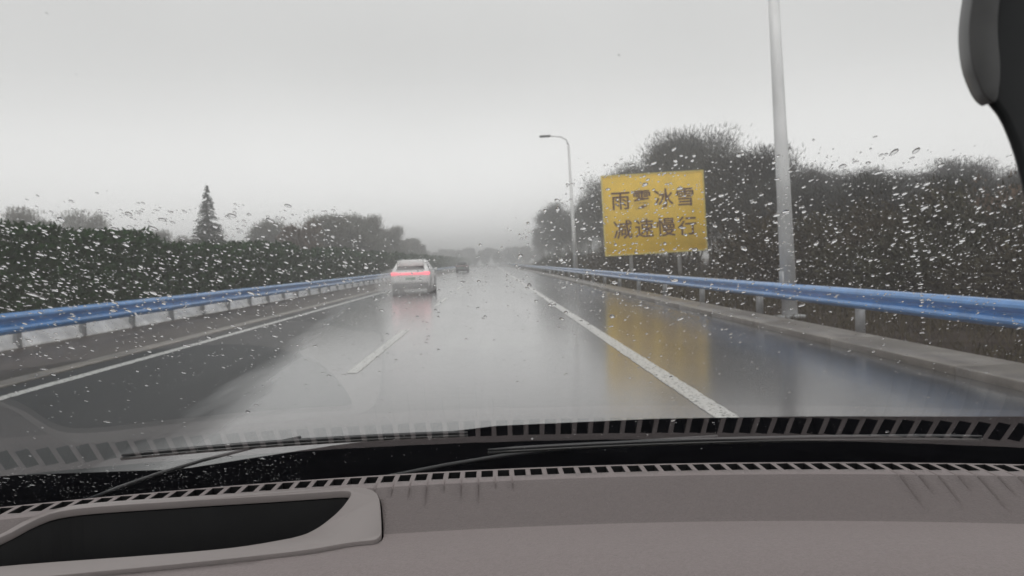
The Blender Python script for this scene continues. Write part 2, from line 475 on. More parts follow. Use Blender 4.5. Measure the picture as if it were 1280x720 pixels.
def make_tree(name, seed, h, spread, ntw, tl, tw, m, low=0., r0=None):
    rnd = random.Random(seed); rng = np.random.default_rng(seed)
    root = empty(name)
    bm = bmesh.new(); tips = branch_tree(bm, rnd, h, spread, r0 or h*.018)
    zm = max(t[0].z for t in tips); s = h / zm * .94
    bmesh.ops.scale(bm, vec=(s, s, s), verts=bm.verts)
    frombm('trunk', bm, M_bark, root, True)
    P = np.array([tuple(t[0]*s) for t in tips if t[1] >= 1]); 
    P = P[P[:, 2] > low*h]
    idx = rng.integers(0, len(P), ntw)
    pos = P[idx] + rng.normal(size=(ntw, 3)) * np.array([.062, .062, .055]) * h
    pos[:, 2] = np.clip(pos[:, 2], .02*h, h*1.02)
    cen = np.array([0, 0, h*.45])
    dirs = (pos - cen); dirs /= np.linalg.norm(dirs, axis=1, keepdims=True) + 1e-6
    dirs = dirs + rng.normal(size=(ntw, 3))*.45 + np.array([0, 0, .35])
    me = cards_mesh('crown', pos, dirs, tl*(.5+rng.random(ntw)), tw*(.5+rng.random(ntw)), m, rng)
    link('crown', me, None, root)
    return root

def make_bush(name, seed, h, w, n, ll, lw, m):
    rnd = random.Random(seed); rng = np.random.default_rng(seed)
    root = empty(name)
    bm = bmesh.new()
    for k in range(9):
        a = rnd.uniform(0, 6.28); s = rnd.uniform(.2, .9) * w * .5
        tube(bm, [(0, 0, -.05), (math.cos(a)*s*.5, math.sin(a)*s*.5, h*.4), (math.cos(a)*s, math.sin(a)*s, h*rnd.uniform(.6, .95))], [.04, .025, .01], 5, cap=False)
    frombm('stem', bm, M_bark, root, True)
    cs = []
    for k in range(26):
        a = rnd.uniform(0, 6.28); r = math.sqrt(rnd.random())*w*.5; zz = h*rnd.uniform(.1, .9)*(1 - .45*(r/(w*.5))**2)
        cs.append((math.cos(a)*r, math.sin(a)*r, zz))
    cs = np.array(cs); idx = rng.integers(0, len(cs), n)
    pos = cs[idx] + rng.normal(size=(n, 3))*np.array([.16*w*.5, .16*w*.5, .12*h]); pos[:, 2] = np.clip(pos[:, 2], .02, None)
    dirs = pos - np.array([0, 0, h*.2]) + rng.normal(size=(n, 3))*.5*h + np.array([0, 0, .4])
    me = cards_mesh('foliage', pos, dirs, ll*(.5+rng.random(n)), lw*(.5+rng.random(n)), m, rng)
    link('foliage', me, None, root)
    return root

rnd = random.Random(11)
def scatter(protos, spots, label, cat, group):
    spots = [q for q in spots if not (q[1] < 47.5 and .10 < q[0]/q[1] and (q[0]-2.4)/q[1] < .275)]   # the ground before the sign is clear
    for i, (x, y, s) in enumerate(spots):
        k = rnd.randrange(len(protos))
        pr, used = protos[k]
        o = copy_tree(pr) if used else pr
        protos[k] = (pr, True)
        o.location = (x, y, -.02); o.rotation_euler = (0, 0, rnd.uniform(0, 6.28))
        q = s * rnd.uniform(.85, 1.12); o.scale = (q*rnd.uniform(.9, 1.15), q*rnd.uniform(.9, 1.15), q)
        tag(o, label, cat, group)
    for pr, used in protos:
        if not used:
            for ch in list(pr.children): bpy.data.objects.remove(ch)
            bpy.data.objects.remove(pr)

bare = [(make_tree('bare_tree', 20+i, 8.0, .8, 22000, .24, .028, M_twig, .12), False) for i in range(4)]
spots = []
y = 46
while y < 230:                                  # row near the road, further on
    spots.append((rnd.uniform(14, 18), y, rnd.uniform(1.15, 1.4) if y > 64 else rnd.uniform(.78, .92)))
    y += 3.0 if y < 110 else 7
for k in range(72):                             # wood edge swinging away from the road
    x = 16 + 42*k/71
    spots.append((x + rnd.uniform(-1, 1), 60 + rnd.uniform(-6, 8), rnd.uniform(.84, 1.0)*(1 - .22*k/71)))
scatter(bare, spots, 'bare dark winter tree in the wood behind the yellow sign and guardrail', 'tree', 'bare trees on the sign side of the road')

young = [(make_tree('young_tree', 40+i, 4.6, .9, 11000, .20, .026, M_twig, .05), False) for i in range(3)]
spots = [(rnd.uniform(13, 22), rnd.uniform(24, 50), rnd.uniform(.75, 1.1)) for k in range(34)]
spots += [(rnd.uniform(20, 34), rnd.uniform(26, 46), rnd.uniform(.8, 1.15)) for k in range(20)]
spots = [(x, y, min(s_, (1.25 + .10*y)/4.6/1.15)) for x, y, s_ in spots]
scatter(young, spots, 'young leafless tree in the thicket between guardrail and wood', 'tree', 'young trees in the roadside thicket')

bushes = [(make_bush('bush', 60+i, 2.4, 3.4, 9000, .12, .05, M_olive), False) for i in range(3)]
spots = []
y = 10
while y < 150:
    spots.append((rnd.uniform(9.2, 11) + (1.5 if 40 < y < 50 else 0), y, rnd.uniform(.7, 1.05))); y += 2.2 if y < 60 else 5
for k in range(30): spots.append((rnd.uniform(11.5, 16), rnd.uniform(13, 44), rnd.uniform(.9, 1.3)))
scatter(bushes, spots, 'dark olive bush in the roadside thicket behind the bright blue guardrail', 'bush', 'bushes behind the guardrail on the sign side')

# low winter grass on the verge behind the bright guardrail
rng = np.random.default_rng(9); N = 60000
gx = 5.7 + 16*rng.random(N)**1.3; gy = 3 + 85*rng.random(N)**1.6
cl = np.sin(gx*1.3 + np.sin(gy*.9)*2)*np.sin(gy*.8 + gx*.5)
keepm = rng.random(N) < (.45 + .55*(cl > -.2)); gx = gx[keepm]; gy = gy[keepm]; N = len(gx)
M_grass = veg('winter_grass', (.045, .035, .022), (.11, .085, .052), (.06, .06, .03))
gd = rng.normal(size=(N, 3))*.45 + np.array([0, 0, 1.0]); gs_ = 1 + gy*.02
me = cards_mesh('grass', np.stack([gx, gy, np.full(N, -.01)], 1), gd, (.10 + .22*rng.random(N)*(gx > 6.4))*gs_, .012*gs_*(.6+rng.random(N)), M_grass, rng)
tag(link('grass', me), 'low brown winter grass on the verge behind the bright blue guardrail', kind='stuff')

brb = [(make_bush('bush', 70, 2.6, 3.2, 8000, .12, .05, M_brown), False)]
scatter(brb, [(13.2, 21, .9), (14.6, 23.5, 1.05), (16.2, 25, .8), (12.4, 17.5, .6)], 'reddish brown bush among the dark ones near the dark mirror', 'bush', 'reddish brown bushes')

# hedge of the central strip
rng = np.random.default_rng(5)
hd = tag(empty('hedge', (-10.9, 0, 0)), 'long dark green clipped hedge behind the central blue guardrail', 'hedge')
pos = []; sizes = []
def hedge_h(y): return 2.30 + .16*math.sin(y*.37) + .12*math.sin(y*1.1+1) + .07*math.sin(y*2.7)
N = 90000
yy = 4 + 360*rng.random(N)**2.1
for i in range(N):
    y = yy[i]; h = hedge_h(y)
    if rng.random() < .55: p = (.75 + rng.normal()*.10 - .15*rng.random(), y, .08 + rng.random()*(h-.12))
    else: p = (rng.uniform(-.75, .78), y, h - abs(rng.normal())*.14 + .05)
    pos.append(p)
pos = np.array(pos)
pos[:, 0] += .12*np.sin(pos[:, 1]*1.7) * np.sin(pos[:, 2]*2.6 + pos[:, 1]*.6)
dist = np.clip(pos[:, 1], 10, 360)
dirs = rng.normal(size=(N, 3)) + np.array([.6, -.2, .5])
sz = .05 + .0018*dist
me = cards_mesh('foliage', pos, dirs, sz*1.6*(.6+.8*rng.random(N)), sz*(.6+.8*rng.random(N)), M_green, rng)
link('foliage', me, None, hd)
bm = bmesh.new()
for k in range(95):
    y = 4 + 190*(k/95)**1.4
    tube(bm, [(rnd.uniform(-.3, .3), y, -.05), (rnd.uniform(-.5, .5), y+.1, 1.6)], [.04, .015], 5, cap=False)
frombm('stem', bm, M_bark, hd)
bm = bmesh.new()   # the dense inside of the hedge
ys = [4 + 2*i for i in range(180)]
ring = [[bm.verts.new((sx*.55, y, z)) for sx, z in ((-1, 0), (-1, hedge_h(y)-.25), (1, hedge_h(y)-.25), (1, 0))] for y in ys]
for a, b in zip(ring, ring[1:]):
    for i in range(3): bm.faces.new((a[i], a[i+1], b[i+1], b[i]))
bm.faces.new(ring[0]); bm.faces.new(ring[-1])
frombm('twig_core', bm, M_green, hd)

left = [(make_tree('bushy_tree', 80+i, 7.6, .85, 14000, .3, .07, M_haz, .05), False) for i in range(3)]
spots = []
y = 88
while y < 210: spots.append((rnd.uniform(-19.5, -17), y, rnd.uniform(.80, .98))); y += 3.2 if y < 120 else 6
for k in range(0): spots.append((-22 - rnd.uniform(0, 6), 80 + rnd.uniform(0, 40), rnd.uniform(.8, 1.0)))
scatter(left, spots, 'hazy grey-green tree in the mound of trees behind the white car', 'tree', 'trees beyond the hedge near the white car')
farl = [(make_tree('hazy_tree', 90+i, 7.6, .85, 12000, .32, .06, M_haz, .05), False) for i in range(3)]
spots = [(-27 - 66*k/47 + rnd.uniform(-2, 2), 94 + rnd.uniform(-12, 26), rnd.uniform(.85, 1.2)) for k in range(48)]
spots = [(x, y, s_*(.62 if -.41 < x/y < -.29 else 1)) for x, y, s_ in spots]   # lower trees around the conifer
scatter(farl, spots, 'pale hazy tree of the far row above the hedge', 'tree', 'far trees above the hedge')
farc = [(make_tree('distant_tree', 95+i, 6.0, .85, 4000, .8, .16, M_twig, .02), False) for i in range(2)]
spots = [(-90 + 150*k/59 + rnd.uniform(-2, 2), 370 + rnd.uniform(-25, 35), rnd.uniform(.8, 1.3)) for k in range(60)]
scatter(farc, spots, 'faint distant tree closing the end of the road in the haze', 'tree', 'distant trees at the end of the road')

bt = make_tree('brown_tree', 7, 5.2, .9, 7000, .4, .12, M_brown, .05); bt.location = (-16.6, 72, 0)
tag(bt, 'brownish tree in front of the hazy green mound, left of the white car', 'tree')

def make_spruce(h, seed):
    rnd = random.Random(seed); rng = np.random.default_rng(seed)
    root = empty('spruce')
    bm = bmesh.new(); tube(bm, [(0, 0, -.1), (0, 0, h*.5), (0, 0, h)], [.13, .07, .012], 8); frombm('trunk', bm, M_bark, root, True)
    P = []; D = []; z = .6; Lt = []
    while z < h*.995:
        rad = 2.5*(1 - z/h)**.95 + .05
        for k in range(6):
            a = rnd.uniform(0, 6.28); r = rad*rnd.uniform(.7, 1.1)
            for j in range(46):
                s = rnd.random(); P.append((math.cos(a)*r*s, math.sin(a)*r*s, z - .25*r*s + rnd.uniform(-.06, .06)))
                D.append((math.cos(a)*.8 + rnd.uniform(-.6, .6), math.sin(a)*.8 + rnd.uniform(-.6, .6), rnd.uniform(-.5, .15))); Lt.append((.10 + .12*rnd.random())*(.25 + .75*min(1, 1.6*(1-z/h))))
        z += h*.016
    P = np.array(P); D = np.array(D); Lt = np.array(Lt)
    link('crown', cards_mesh('crown', P, D, Lt*1.5, Lt*.45, M_spruce, rng), None, root)
    return root
sp = make_spruce(8.8, 3); sp.location = (-24, 68, 0)
tag(sp, 'single pointed dark conifer rising above the hedge', 'tree')

# ------------------------------------------------------------------ white car ahead
M_cw = mat('white_car_paint', (.82, .82, .81), .2, coat=1.0, noise=.06, nscale=3)
M_glass = mat('dark_car_glass', (.012, .013, .015), .05, spec=.6)
M_blackp = mat('black_plastic', (.022, .022, .024), .45, noise=.15, nscale=30)
M_tyre = mat('tyre_rubber', (.02, .02, .02), .7, bump=.3, bscale=60)
M_rim = mat('alloy_rim', (.45, .45, .46), .3, metal=.8)
M_red = mat('lit_red_lamp', (.55, .03, .04), .2, emit=(1, .16, .22), estr=1.3, coat=1)
M_plate = mat('number_plate', (.04, .22, .10), .4)
car = tag(empty('suv', (-3.86, 37.5, .004)), 'white suv driving ahead in the next lane with red rear lights lit', 'car')
def hw(z):                                   # half width at height z (tumblehome)
    if z < .45: return .87 + .05*(z-.2)/.25
    if z < .98: return .93
    return .93 - .30*(z-.98)/.6
prof = [(.10, .30), (.02, .42), (.0, .62), (.04, .80), (.07, 1.0), (.16, 1.06), (.48, 1.42), (.62, 1.52), (1.2, 1.585), (2.1, 1.57), (2.55, 1.48),
        (3.35, 1.04), (4.35, .90), (4.62, .70), (4.66, .45), (4.5, .28)]
bm = bmesh.new()
cols = []
for s in (-1, -.82, .82, 1):
    cols.append([bm.verts.new((hw(z)*s, y + (0.0 if abs(s) < .9 else .10*(1 if y < 2 else -1)), z)) for y, z in prof])
n = len(prof)
for a, b in zip(cols, cols[1:]):
    for i in range(n): bm.faces.new((a[i], a[(i+1) % n], b[(i+1) % n], b[i]))
bm.faces.new(cols[0]); bm.faces.new(cols[-1][::-1])
bmesh.ops.recalc_face_normals(bm, faces=bm.faces)
body = bevel(frombm('body', bm, M_cw, car), .045, 3, 25)
def panel(name, pts, m, parent, th=.012):
    """a plate through the given 3D corners, thickened outward"""
    bm = bmesh.new(); vs = [bm.verts.new(p) for p in pts]; f = bm.faces.new(vs); bmesh.ops.recalc_face_normals(bm, faces=bm.faces)
    o = frombm(name, bm, m, parent); s = o.modifiers.new('s', 'SOLIDIFY'); s.thickness = th; s.offset = 0
    return o
panel('rear_window', [(-.66, .185, 1.105), (.66, .185, 1.105), (.62, .315, 1.25), (-.62, .315, 1.25)], M_glass, car, .05)
for s in (-1, 1):
    x = lambda z: s*(hw(z)+.004)
    w = panel('side_window', [(x(1.05), .62, 1.05), (x(1.42), .78, 1.42), (x(1.46), 2.35, 1.46), (x(1.06), 3.0, 1.06)], M_glass, car, .016)
    bm = bmesh.new()
    for yw in (.88, 3.72): pass
    panel('door_handle', [(s*.945, 1.15, .86), (s*.945, 1.35, .86), (s*.945, 1.35, .89), (s*.945, 1.15, .89)], M_cw, car, .02)
    bm = bmesh.new(); box(bm, -.06, .10, -.07, .07, -.06, .08)
    mo = bevel(frombm('wing_mirror', bm, M_cw, car), .03); mo.location = (s*1.0, 2.75, 1.08)
    for yw in (.90, 3.70):
        # arch lining, tyre, rim
        bm = bmesh.new(); tube(bm, [(s*.80, yw, .36), (s*.936, yw, .36)], .40, 28); frombm('wheel_arch', bm, M_blackp, car)
        bm = bmesh.new(); tube(bm, [(s*.70, yw, .34), (s*.72, yw, .34), (s*.93, yw, .34), (s*.945, yw, .34)], [.30, .34, .34, .31], 30)
        wh = frombm('wheel', bm, M_tyre, car, False)
        bm = bmesh.new(); tube(bm, [(s*.92, yw, .34), (s*.952, yw, .34)], .22, 24)
        frombm('rim', bm, M_rim, wh)
bm = bmesh.new(); prism(bm, [(-.64, .33), (-.62, .27), (.62, .27), (.64, .33), (.58, .66), (-.58, .66)], 1.27, 1.545)
bevel(frombm('roof_spoiler', bm, M_cw, car), .012)
bm = bmesh.new(); box(bm, -.80, .80, .012, .07, .86, .965); bevel(frombm('light_bar', bm, M_red, car), .015)
for s in (-1, 1):
    bm = bmesh.new(); box(bm, min(s*.62, s*.925), max(s*.62, s*.925), .03, .30, .84, 1.0); bevel(frombm('rear_light', bm, M_red, car), .03)
bm = bmesh.new(); box(bm, -.84, .84, -.03, .30, .20, .47); bevel(frombm('lower_bumper', bm, M_blackp, car), .03)
bm = bmesh.new(); box(bm, -.62, .62, .3, 4.3, .17, .31); frombm('undertray', bm, M_blackp, car)
bm = bmesh.new(); box(bm, -.24, .24, -.004, .03, .62, .74); frombm('number_plate', bm, M_plate, car)
bm = bmesh.new(); box(bm, -.86, .86, -.035, .06, .49, .53); bevel(frombm('bumper_trim', bm, M_rim, car), .01)
for s in (-1, 1):
    bm = bmesh.new(); box(bm, min(s*.5, s*.56), max(s*.5, s*.56), .8, 2.3, 1.585, 1.62); bevel(frombm('roof_rail', bm, M_rim, car), .01)

# a second car, far off in the same lane as the white one
M_cd = mat('grey_car_paint', (.16, .165, .17), .3, coat=1.0)
M_rd = mat('dull_red_lamp', (.25, .03, .03), .3)
car2 = copy_tree(car); car2.location = (-4.4, 118, .004)
tag(car2, 'tiny faint grey car far ahead, almost lost in the haze', 'car')
for ch in car2.children:
    if ch.data and ch.data.materials and ch.data.materials[0] == M_cw:
        ch.data = ch.data.copy(); ch.data.materials[0] = M_cd
    if ch.data and ch.data.materials and ch.data.materials[0] == M_red:
        ch.data = ch.data.copy(); ch.data.materials[0] = M_rd

# ------------------------------------------------------------------ haze
vm = bpy.data.materials.new('haze_air'); vm.use_nodes = True
t = vm.node_tree
for n_ in list(t.nodes): t.nodes.remove(n_)
pv = t.nodes.new('ShaderNodeVolumePrincipled'); pv.inputs['Color'].default_value = (.98, .985, .985, 1)
pv.inputs['Density'].default_value = 0.0045; pv.inputs['Anisotropy'].default_value = .72
ou = t.nodes.new('ShaderNodeOutputMaterial'); t.links.new(pv.outputs[0], ou.inputs['Volume'])
bm = bmesh.new(); box(bm, -420, 420, -70, 660, -1.0, 15)
tag(frombm('haze', bm, vm), 'pale rain haze over the road', kind='stuff')

# spray thrown up behind the white car
sm_ = bpy.data.materials.new('spray_mist'); sm_.use_nodes = True; t = sm_.node_tree
for n_ in list(t.nodes): t.nodes.remove(n_)
pv = t.nodes.new('ShaderNodeVolumePrincipled'); pv.inputs['Color'].default_value = (.98, .98, .98, 1); pv.inputs['Density'].default_value = .15
ou = t.nodes.new('ShaderNodeOutputMaterial'); t.links.new(pv.outputs[0], ou.inputs['Volume'])
bm = bmesh.new(); bmesh.ops.create_icosphere(bm, subdivisions=3, radius=1)
bmesh.ops.scale(bm, vec=(1.5, 3.2, .75), verts=bm.verts); bmesh.ops.translate(bm, vec=(-3.86, 36.2, .55), verts=bm.verts)
for v in bm.verts: v.co.z = max(v.co.z, .02)
tag(frombm('spray', bm, sm_), 'pale spray thrown up behind the white car', kind='stuff')

# ------------------------------------------------------------------ the car we sit in
own = tag(empty('car', (0, 0, H)), 'car interior in front of the viewer with pale dashboard, windscreen and dark mirror', 'car')
# everything below is in the car's frame: camera at the origin, +Y forward
M_dash = mat('taupe_soft_dashboard', (.245, .208, .206), .62, noise=.06, nscale=420, bump=.3, bscale=700)
M_trim = mat('taupe_trim', (.27, .24, .235), .5, noise=.03, nscale=12, bump=.05, bscale=900)
M_black = mat('matt_black_plastic', (.010, .010, .011), .55, noise=.2, nscale=40)
M_cowl = mat('wet_cowl_plastic', (.004, .004, .005), .9, noise=.3, nscale=25, bump=.1, bscale=160, spec=.0)

def yf(x): return .667 - .33*(x-.02)**2           # forward edge of the dashboard
prof = [(.016, -.182), (.012, -.1715), (.006, -.170), (-.0, -.170), (-.03, -.170), (-.034, -.1712), (-.040, -.1735), (-.048, -.1770), (-.056, -.1808), (-.064, -.1846), (-.070, -.1876), (-.075, -.1896),
        (-.079, -.1903), (-.085, -.1898), (-.12, -.1868), (-.145, -.1862), (-.17, -.190), (-.20, -.200), (-.235, -.222), (-.25, -.25)]
prof = [(a - .03, z) for a, z in prof]
grooves = {}
PER = .0132; WID = .0092
ribs = [(.004 + PER*(k+.5)) for k in range(-44, 44)]
for i, xr in enumerate(ribs):
    if -.105 < xr < .02:
        grooves[xr] = (.034, .014, .018, .026, .012, .030)[i % 6] * (1.0 if xr < -.03 else .75)
    if .295 < xr < .40:
        grooves[xr] = (.036, .020, .040, .024)[i % 4]
xs = set()
x = -.75
while x <= .80: xs.add(round(x, 5)); x += .01
for xr in ribs:
    if xr in grooves:
        for q in (-.0009, -.0002, .0002, .0009): xs.add(round(xr+q, 5))
xs = sorted(xs)
keep = [xs[0]]
for x in xs[1:]:
    if x - keep[-1] > .00035: keep.append(x)
xs = keep
# finer rows along the profile
rows = []
for (a, za), (b, zb) in zip(prof, prof[1:]):
    nseg = 5 if -.125 < a < -.055 else 2
    for j in range(nseg): rows.append((a + (b-a)*j/nseg, za + (zb-za)*j/nseg))
rows.append(prof[-1])
vs = []; fs = []
nx = len(xs)
for (a, z) in rows:
    for x in xs:
        zz = z
        for xr, L in grooves.items():
            if abs(x - xr) < .00035:
                k = (-.060 - a) / L
                if 0 <= k < 1: zz -= .0020 * (1 - k*k)
        vs.append((x, yf(x) + a, zz))
for j in range(len(rows)-1):
    for i in range(nx-1):
        p = j*nx + i; fs.append((p, p+1, p+nx+1, p+nx))
top_n = len(vs)
# underside makes it solid
for (a, z) in (rows[0], rows[-1]):
    for x in xs: vs.append((x, yf(x) + a, -.30))
b0 = top_n; b1 = top_n + nx; last = (len(rows)-1)*nx
for i in range(nx-1):
    fs.append((i+1, i, b0+i, b0+i+1)); fs.append((last+i, last+i+1, b1+i+1, b1+i)); fs.append((b0+i+1, b0+i, b1+i, b1+i+1))
fs.append([j*nx for j in range(len(rows))] + [b1, b0]); fs.append([j*nx + nx-1 for j in range(len(rows))][::-1] + [b0+nx-1, b1+nx-1])
dash = pydata('dashboard', vs, fs, M_dash, own)
bm = bmesh.new(); bm.from_mesh(dash.data); bmesh.ops.recalc_face_normals(bm, faces=bm.faces); bm.to_mesh(dash.data); bm.free()

# vent slots
bm = bmesh.new()
for xr in ribs:
    xcn = xr + PER/2
    y1 = yf(xcn) - .0275; y0 = y1 - .0185
    box(bm, xcn - WID/2, xcn + WID/2, y0, y1, -.195, -.14)
cut = frombm('cut', bm, M_black, own)
boolean(dash, cut)
# the pad behind the seam is a darker piece; the slot walls are black
M_pad = mat('darker_taupe_pad', (.155, .131, .129), .6, noise=.06, nscale=420, bump=.3, bscale=700)
dash.data.materials.append(M_pad); dash.data.materials.append(M_black)
for p in dash.data.polygons:
    c = p.center; a_ = c.y - yf(c.x)
    if abs(p.normal.z) < .6 and -.048 < a_ < -.026 and c.z < -.171: p.material_index = 2
    elif -.1085 < a_ < -.053 and c.z > -.20: p.material_index = 1

# head-up display well: outlines traced where they lie on the dashboard plane
ZW = -.1735
def zdash(x, y):
    a = y - yf(x)
    for (a0, z0), (a1, z1) in zip(prof, prof[1:]):
        if a0 >= a >= a1: return z0 + (z1-z0)*(a0-a)/(a0-a1)
    return prof[-1][1] if a < prof[-1][0] else prof[0][1]
def onplane(px, py):
    d = ray(px, py); z = ZW
    for _ in range(25):
        k = z / d.z; z = z*.5 + .5*(zdash(d.x*k, k) + .003)
    return (d.x*k, k)
def smooth_loop(pts, it=2):
    for _ in range(it):
        q = []
        for i in range(len(pts)):
            a = pts[i]; b = pts[(i+1) % len(pts)]
            q.append((a[0]*.78+b[0]*.22, a[1]*.78+b[1]*.22)); q.append((a[0]*.22+b[0]*.78, a[1]*.22+b[1]*.78))
        pts = q
    return pts
outer = [onplane(*p) for p in ((-330, 735), (-160, 704), (-20, 680), (52, 640), (100, 629), (240, 620), (400, 610.5), (452, 608.5), (470, 614), (476, 628), (477, 674), (440, 677), (380, 688), (240, 703), (100, 716), (-40, 730), (-330, 760))]
inner = [onplane(*p) for p in ((-300, 738), (-150, 713), (-10, 679), (58, 642), (104, 634), (240, 625), (380, 616.5), (436, 612.5), (440, 618), (425, 638), (402, 657), (375, 670), (300, 684), (200, 693), (0, 707), (-150, 722), (-300, 742))]
outer_s = smooth_loop(outer, 2); inner_s = smooth_loop(inner, 2)
def zdash(x, y):
    a = y - yf(x)
    for (a0, z0), (a1, z1) in zip(prof, prof[1:]):
        if a0 >= a >= a1: return z0 + (z1-z0)*(a0-a)/(a0-a1)
    return prof[-1][1] if a < prof[-1][0] else prof[0][1]
def hull_scale(pts, s):
    cx = sum(p[0] for p in pts)/len(pts); cy_ = sum(p[1] for p in pts)/len(pts)
    r = []
    n = len(pts)
    for i in range(n):
        a = Vector(pts[i-1]); b = Vector(pts[(i+1) % n]); tt = (b-a); 
        if tt.length < 1e-9: r.append(pts[i]); continue
        tt.normalize(); nn = Vector((tt.y, -tt.x))
        if nn.dot(Vector(pts[i]) - Vector((cx, cy_))) < 0: pass
        r.append((pts[i][0] + nn.x*s, pts[i][1] + nn.y*s))
    return r
area = sum(outer_s[i][0]*outer_s[(i+1) % len(outer_s)][1] - outer_s[(i+1) % len(outer_s)][0]*outer_s[i][1] for i in range(len(outer_s)))
sgn = 1 if area > 0 else -1
bm = bmesh.new(); prism(bm, hull_scale(outer_s, .0012*sgn), -.262, -.10)
boolean(dash, frombm('cut', bm, M_black, own))
for p in dash.data.polygons: p.use_smooth = p.area > 0 and abs(p.normal.z) > .3
bm = bmesh.new(); prism(bm, outer_s, -.178, -.1685)
bz = frombm('display_surround', bm, M_trim, own)
bm = bmesh.new(); prism(bm, inner_s, -.30, -.10)
boolean(bz, frombm('cut', bm, M_black, own))
# lower the surround's top so it follows the dashboard and falls to its rounded edge
bm = bmesh.new(); bm.from_mesh(bz.data)
for v in bm.verts:
    v.co.z = zdash(v.co.x, v.co.y) + (-.0025 if v.co.z < -.172 else .003)
bm.to_mesh(bz.data); bm.free()
bevel(bz, .0022, 3, 40)
# dark tub inside the well
bm = bmesh.new(); n = len(inner_s)
tin = hull_scale(inner_s, .0006*sgn); bot = hull_scale(inner_s, -.006*sgn)
A = [bm.verts.new((x, y, zdash(x, y) - .0035)) for x, y in tin]; B = [bm.verts.new((x, y, -.250)) for x, y in bot]
for i in range(n): bm.faces.new((A[i], A[(i+1) % n], B[(i+1) % n], B[i]))
bm.faces.new(B)
frombm('display_well', bm, M_black, own)
# black duct floor under the vent slots
bm = bmesh.new(); box(bm, -.70, .75, .40, .66, -.262, -.258); frombm('vent_duct', bm, M_black, own)
bm = bmesh.new(); box(bm, -.9, .95, .30, .80, -.34, -.302); frombm('lower_dashboard', bm, M_black, own)

bm = bmesh.new(); box(bm, -1.0, 1.05, .785, .80, -1.0, -.240); frombm('light_stop_plate', bm, M_black, own)  # unseen black plate added to stop outside light reflecting in the windscreen

# windscreen
AL = R(27); BY, BZ = .73, -.200
GC = .36
def gl(x, t, off=0.0):
    return Vector((x, BY - GC*x*x - t*math.cos(AL) + off*math.sin(AL), BZ + t*math.sin(AL) + off*math.cos(AL)))
def glass_hit(px, py):
    d = ray(px, py); lo, hi = .02, .75
    for _ in range(50):        # bisect along the ray for the glass
        k = (lo + hi)/2; x = d.x*k
        zg = BZ + (BY - GC*x*x - k)*math.tan(AL)
        if d.z*k < zg: lo = k
        else: hi = k
    k = (lo + hi)/2
    return d.x*k, (BY - GC*(d.x*k)**2 - k)/math.cos(AL)
gm = bpy.data.materials.new('windscreen_glass'); gm.use_nodes = True
t = gm.node_tree
for n_ in list(t.nodes): t.nodes.remove(n_)
# reflectance of the pane (both of its surfaces) from the angle of view, the same from either side
ge = t.nodes.new('ShaderNodeNewGeometry'); dt = t.nodes.new('ShaderNodeVectorMath'); dt.operation = 'DOT_PRODUCT'
t.links.new(ge.outputs['Incoming'], dt.inputs[0]); t.links.new(ge.outputs['Normal'], dt.inputs[1])
def mth(op, a, b=0.0):
    n = t.nodes.new('ShaderNodeMath'); n.operation = op
    for i, v in enumerate((a, b)):
        if isinstance(v, (int, float)): n.inputs[i].default_value = v
        else: t.links.new(v, n.inputs[i])
    return n
ab = mth('ABSOLUTE', dt.outputs['Value']); om = mth('SUBTRACT', 1.0, ab.outputs[0]); pw = mth('POWER', om.outputs[0], 5.0)
mm = mth('MULTIPLY', pw.outputs[0], 1.05); fr = mth('ADD', mm.outputs[0], .045)
mu = mth('MINIMUM', fr.outputs[0], 1.0)
tr = t.nodes.new('ShaderNodeBsdfTransparent'); tr.inputs['Color'].default_value = (.935, .945, .94, 1)
gs = t.nodes.new('ShaderNodeBsdfGlossy'); gs.inputs['Roughness'].default_value = .03
mx = t.nodes.new('ShaderNodeMixShader'); ou = t.nodes.new('ShaderNodeOutputMaterial')
t.links.new(mu.outputs[0], mx.inputs[0])
t.links.new(tr.outputs[0], mx.inputs[1]); t.links.new(gs.outputs[0], mx.inputs[2]); t.links.new(mx.outputs[0], ou.inputs['Surface'])
vs = []; fs = []; NX, NT = 30, 24
for j in range(NT+1):
    for i in range(NX+1): vs.append(gl(-.72 + 1.5*i/NX, -.01 + 1.06*j/NT))
for j in range(NT):
    for i in range(NX): a = j*(NX+1)+i; fs.append((a+NX+1, a+NX+2, a+1, a))
pydata('windscreen', vs, fs, gm, own, True)

# cowl, bonnet
edge = [(-1.1, .262), (-.8, .256), (-.62, .247), (-.40, .248), (-.30, .236), (-.2, .2245), (-.12, .2185), (0, .2085), (.2, .2075), (.4, .212), (.62, .221), (.9, .232), (1.1, .24)]
def eg(x):        # slope of the cowl's forward lip as it falls to the sides
    for (a, ga), (b, gb) in zip(edge, edge[1:]):
        if a <= x <= b: s = (x-a)/(b-a); return ga + (gb-ga)*s
    return .25
vs = []; fs = []; NX = 60
for i in range(NX+1):
    s = -1 + 2*i/NX
    for (u, yy_, dz) in ((0, .665, 0), (.1, .76, 0), (.5, .88, 0), (.95, 1.02, .0), (1., 1.03, 0), (1, 1.04, -.03)):
        x = s*.68*(1 + .45*u) + .03
        yv = (yy_ + .09 - (.30 - .22*u)*x*x) 
        z0 = -.222
        yl = 1.03 + .09 - .08*(s*.986+.03)**2; zl = -eg((s*.986+.03)/yl)*yl
        vs.append((x, yv, z0 + (zl - z0)*min(u*1.0, 1) + dz))
for i in range(NX):
    for j in range(5): a = i*6+j; fs.append((a, a+6, a+7, a+1))
pydata('cowl_panel', vs, fs, M_cowl, own, True)
M_bonnet = mat('dark_bonnet_paint', (.05, .05, .055), .25, coat=1)
vs = []; fs = []
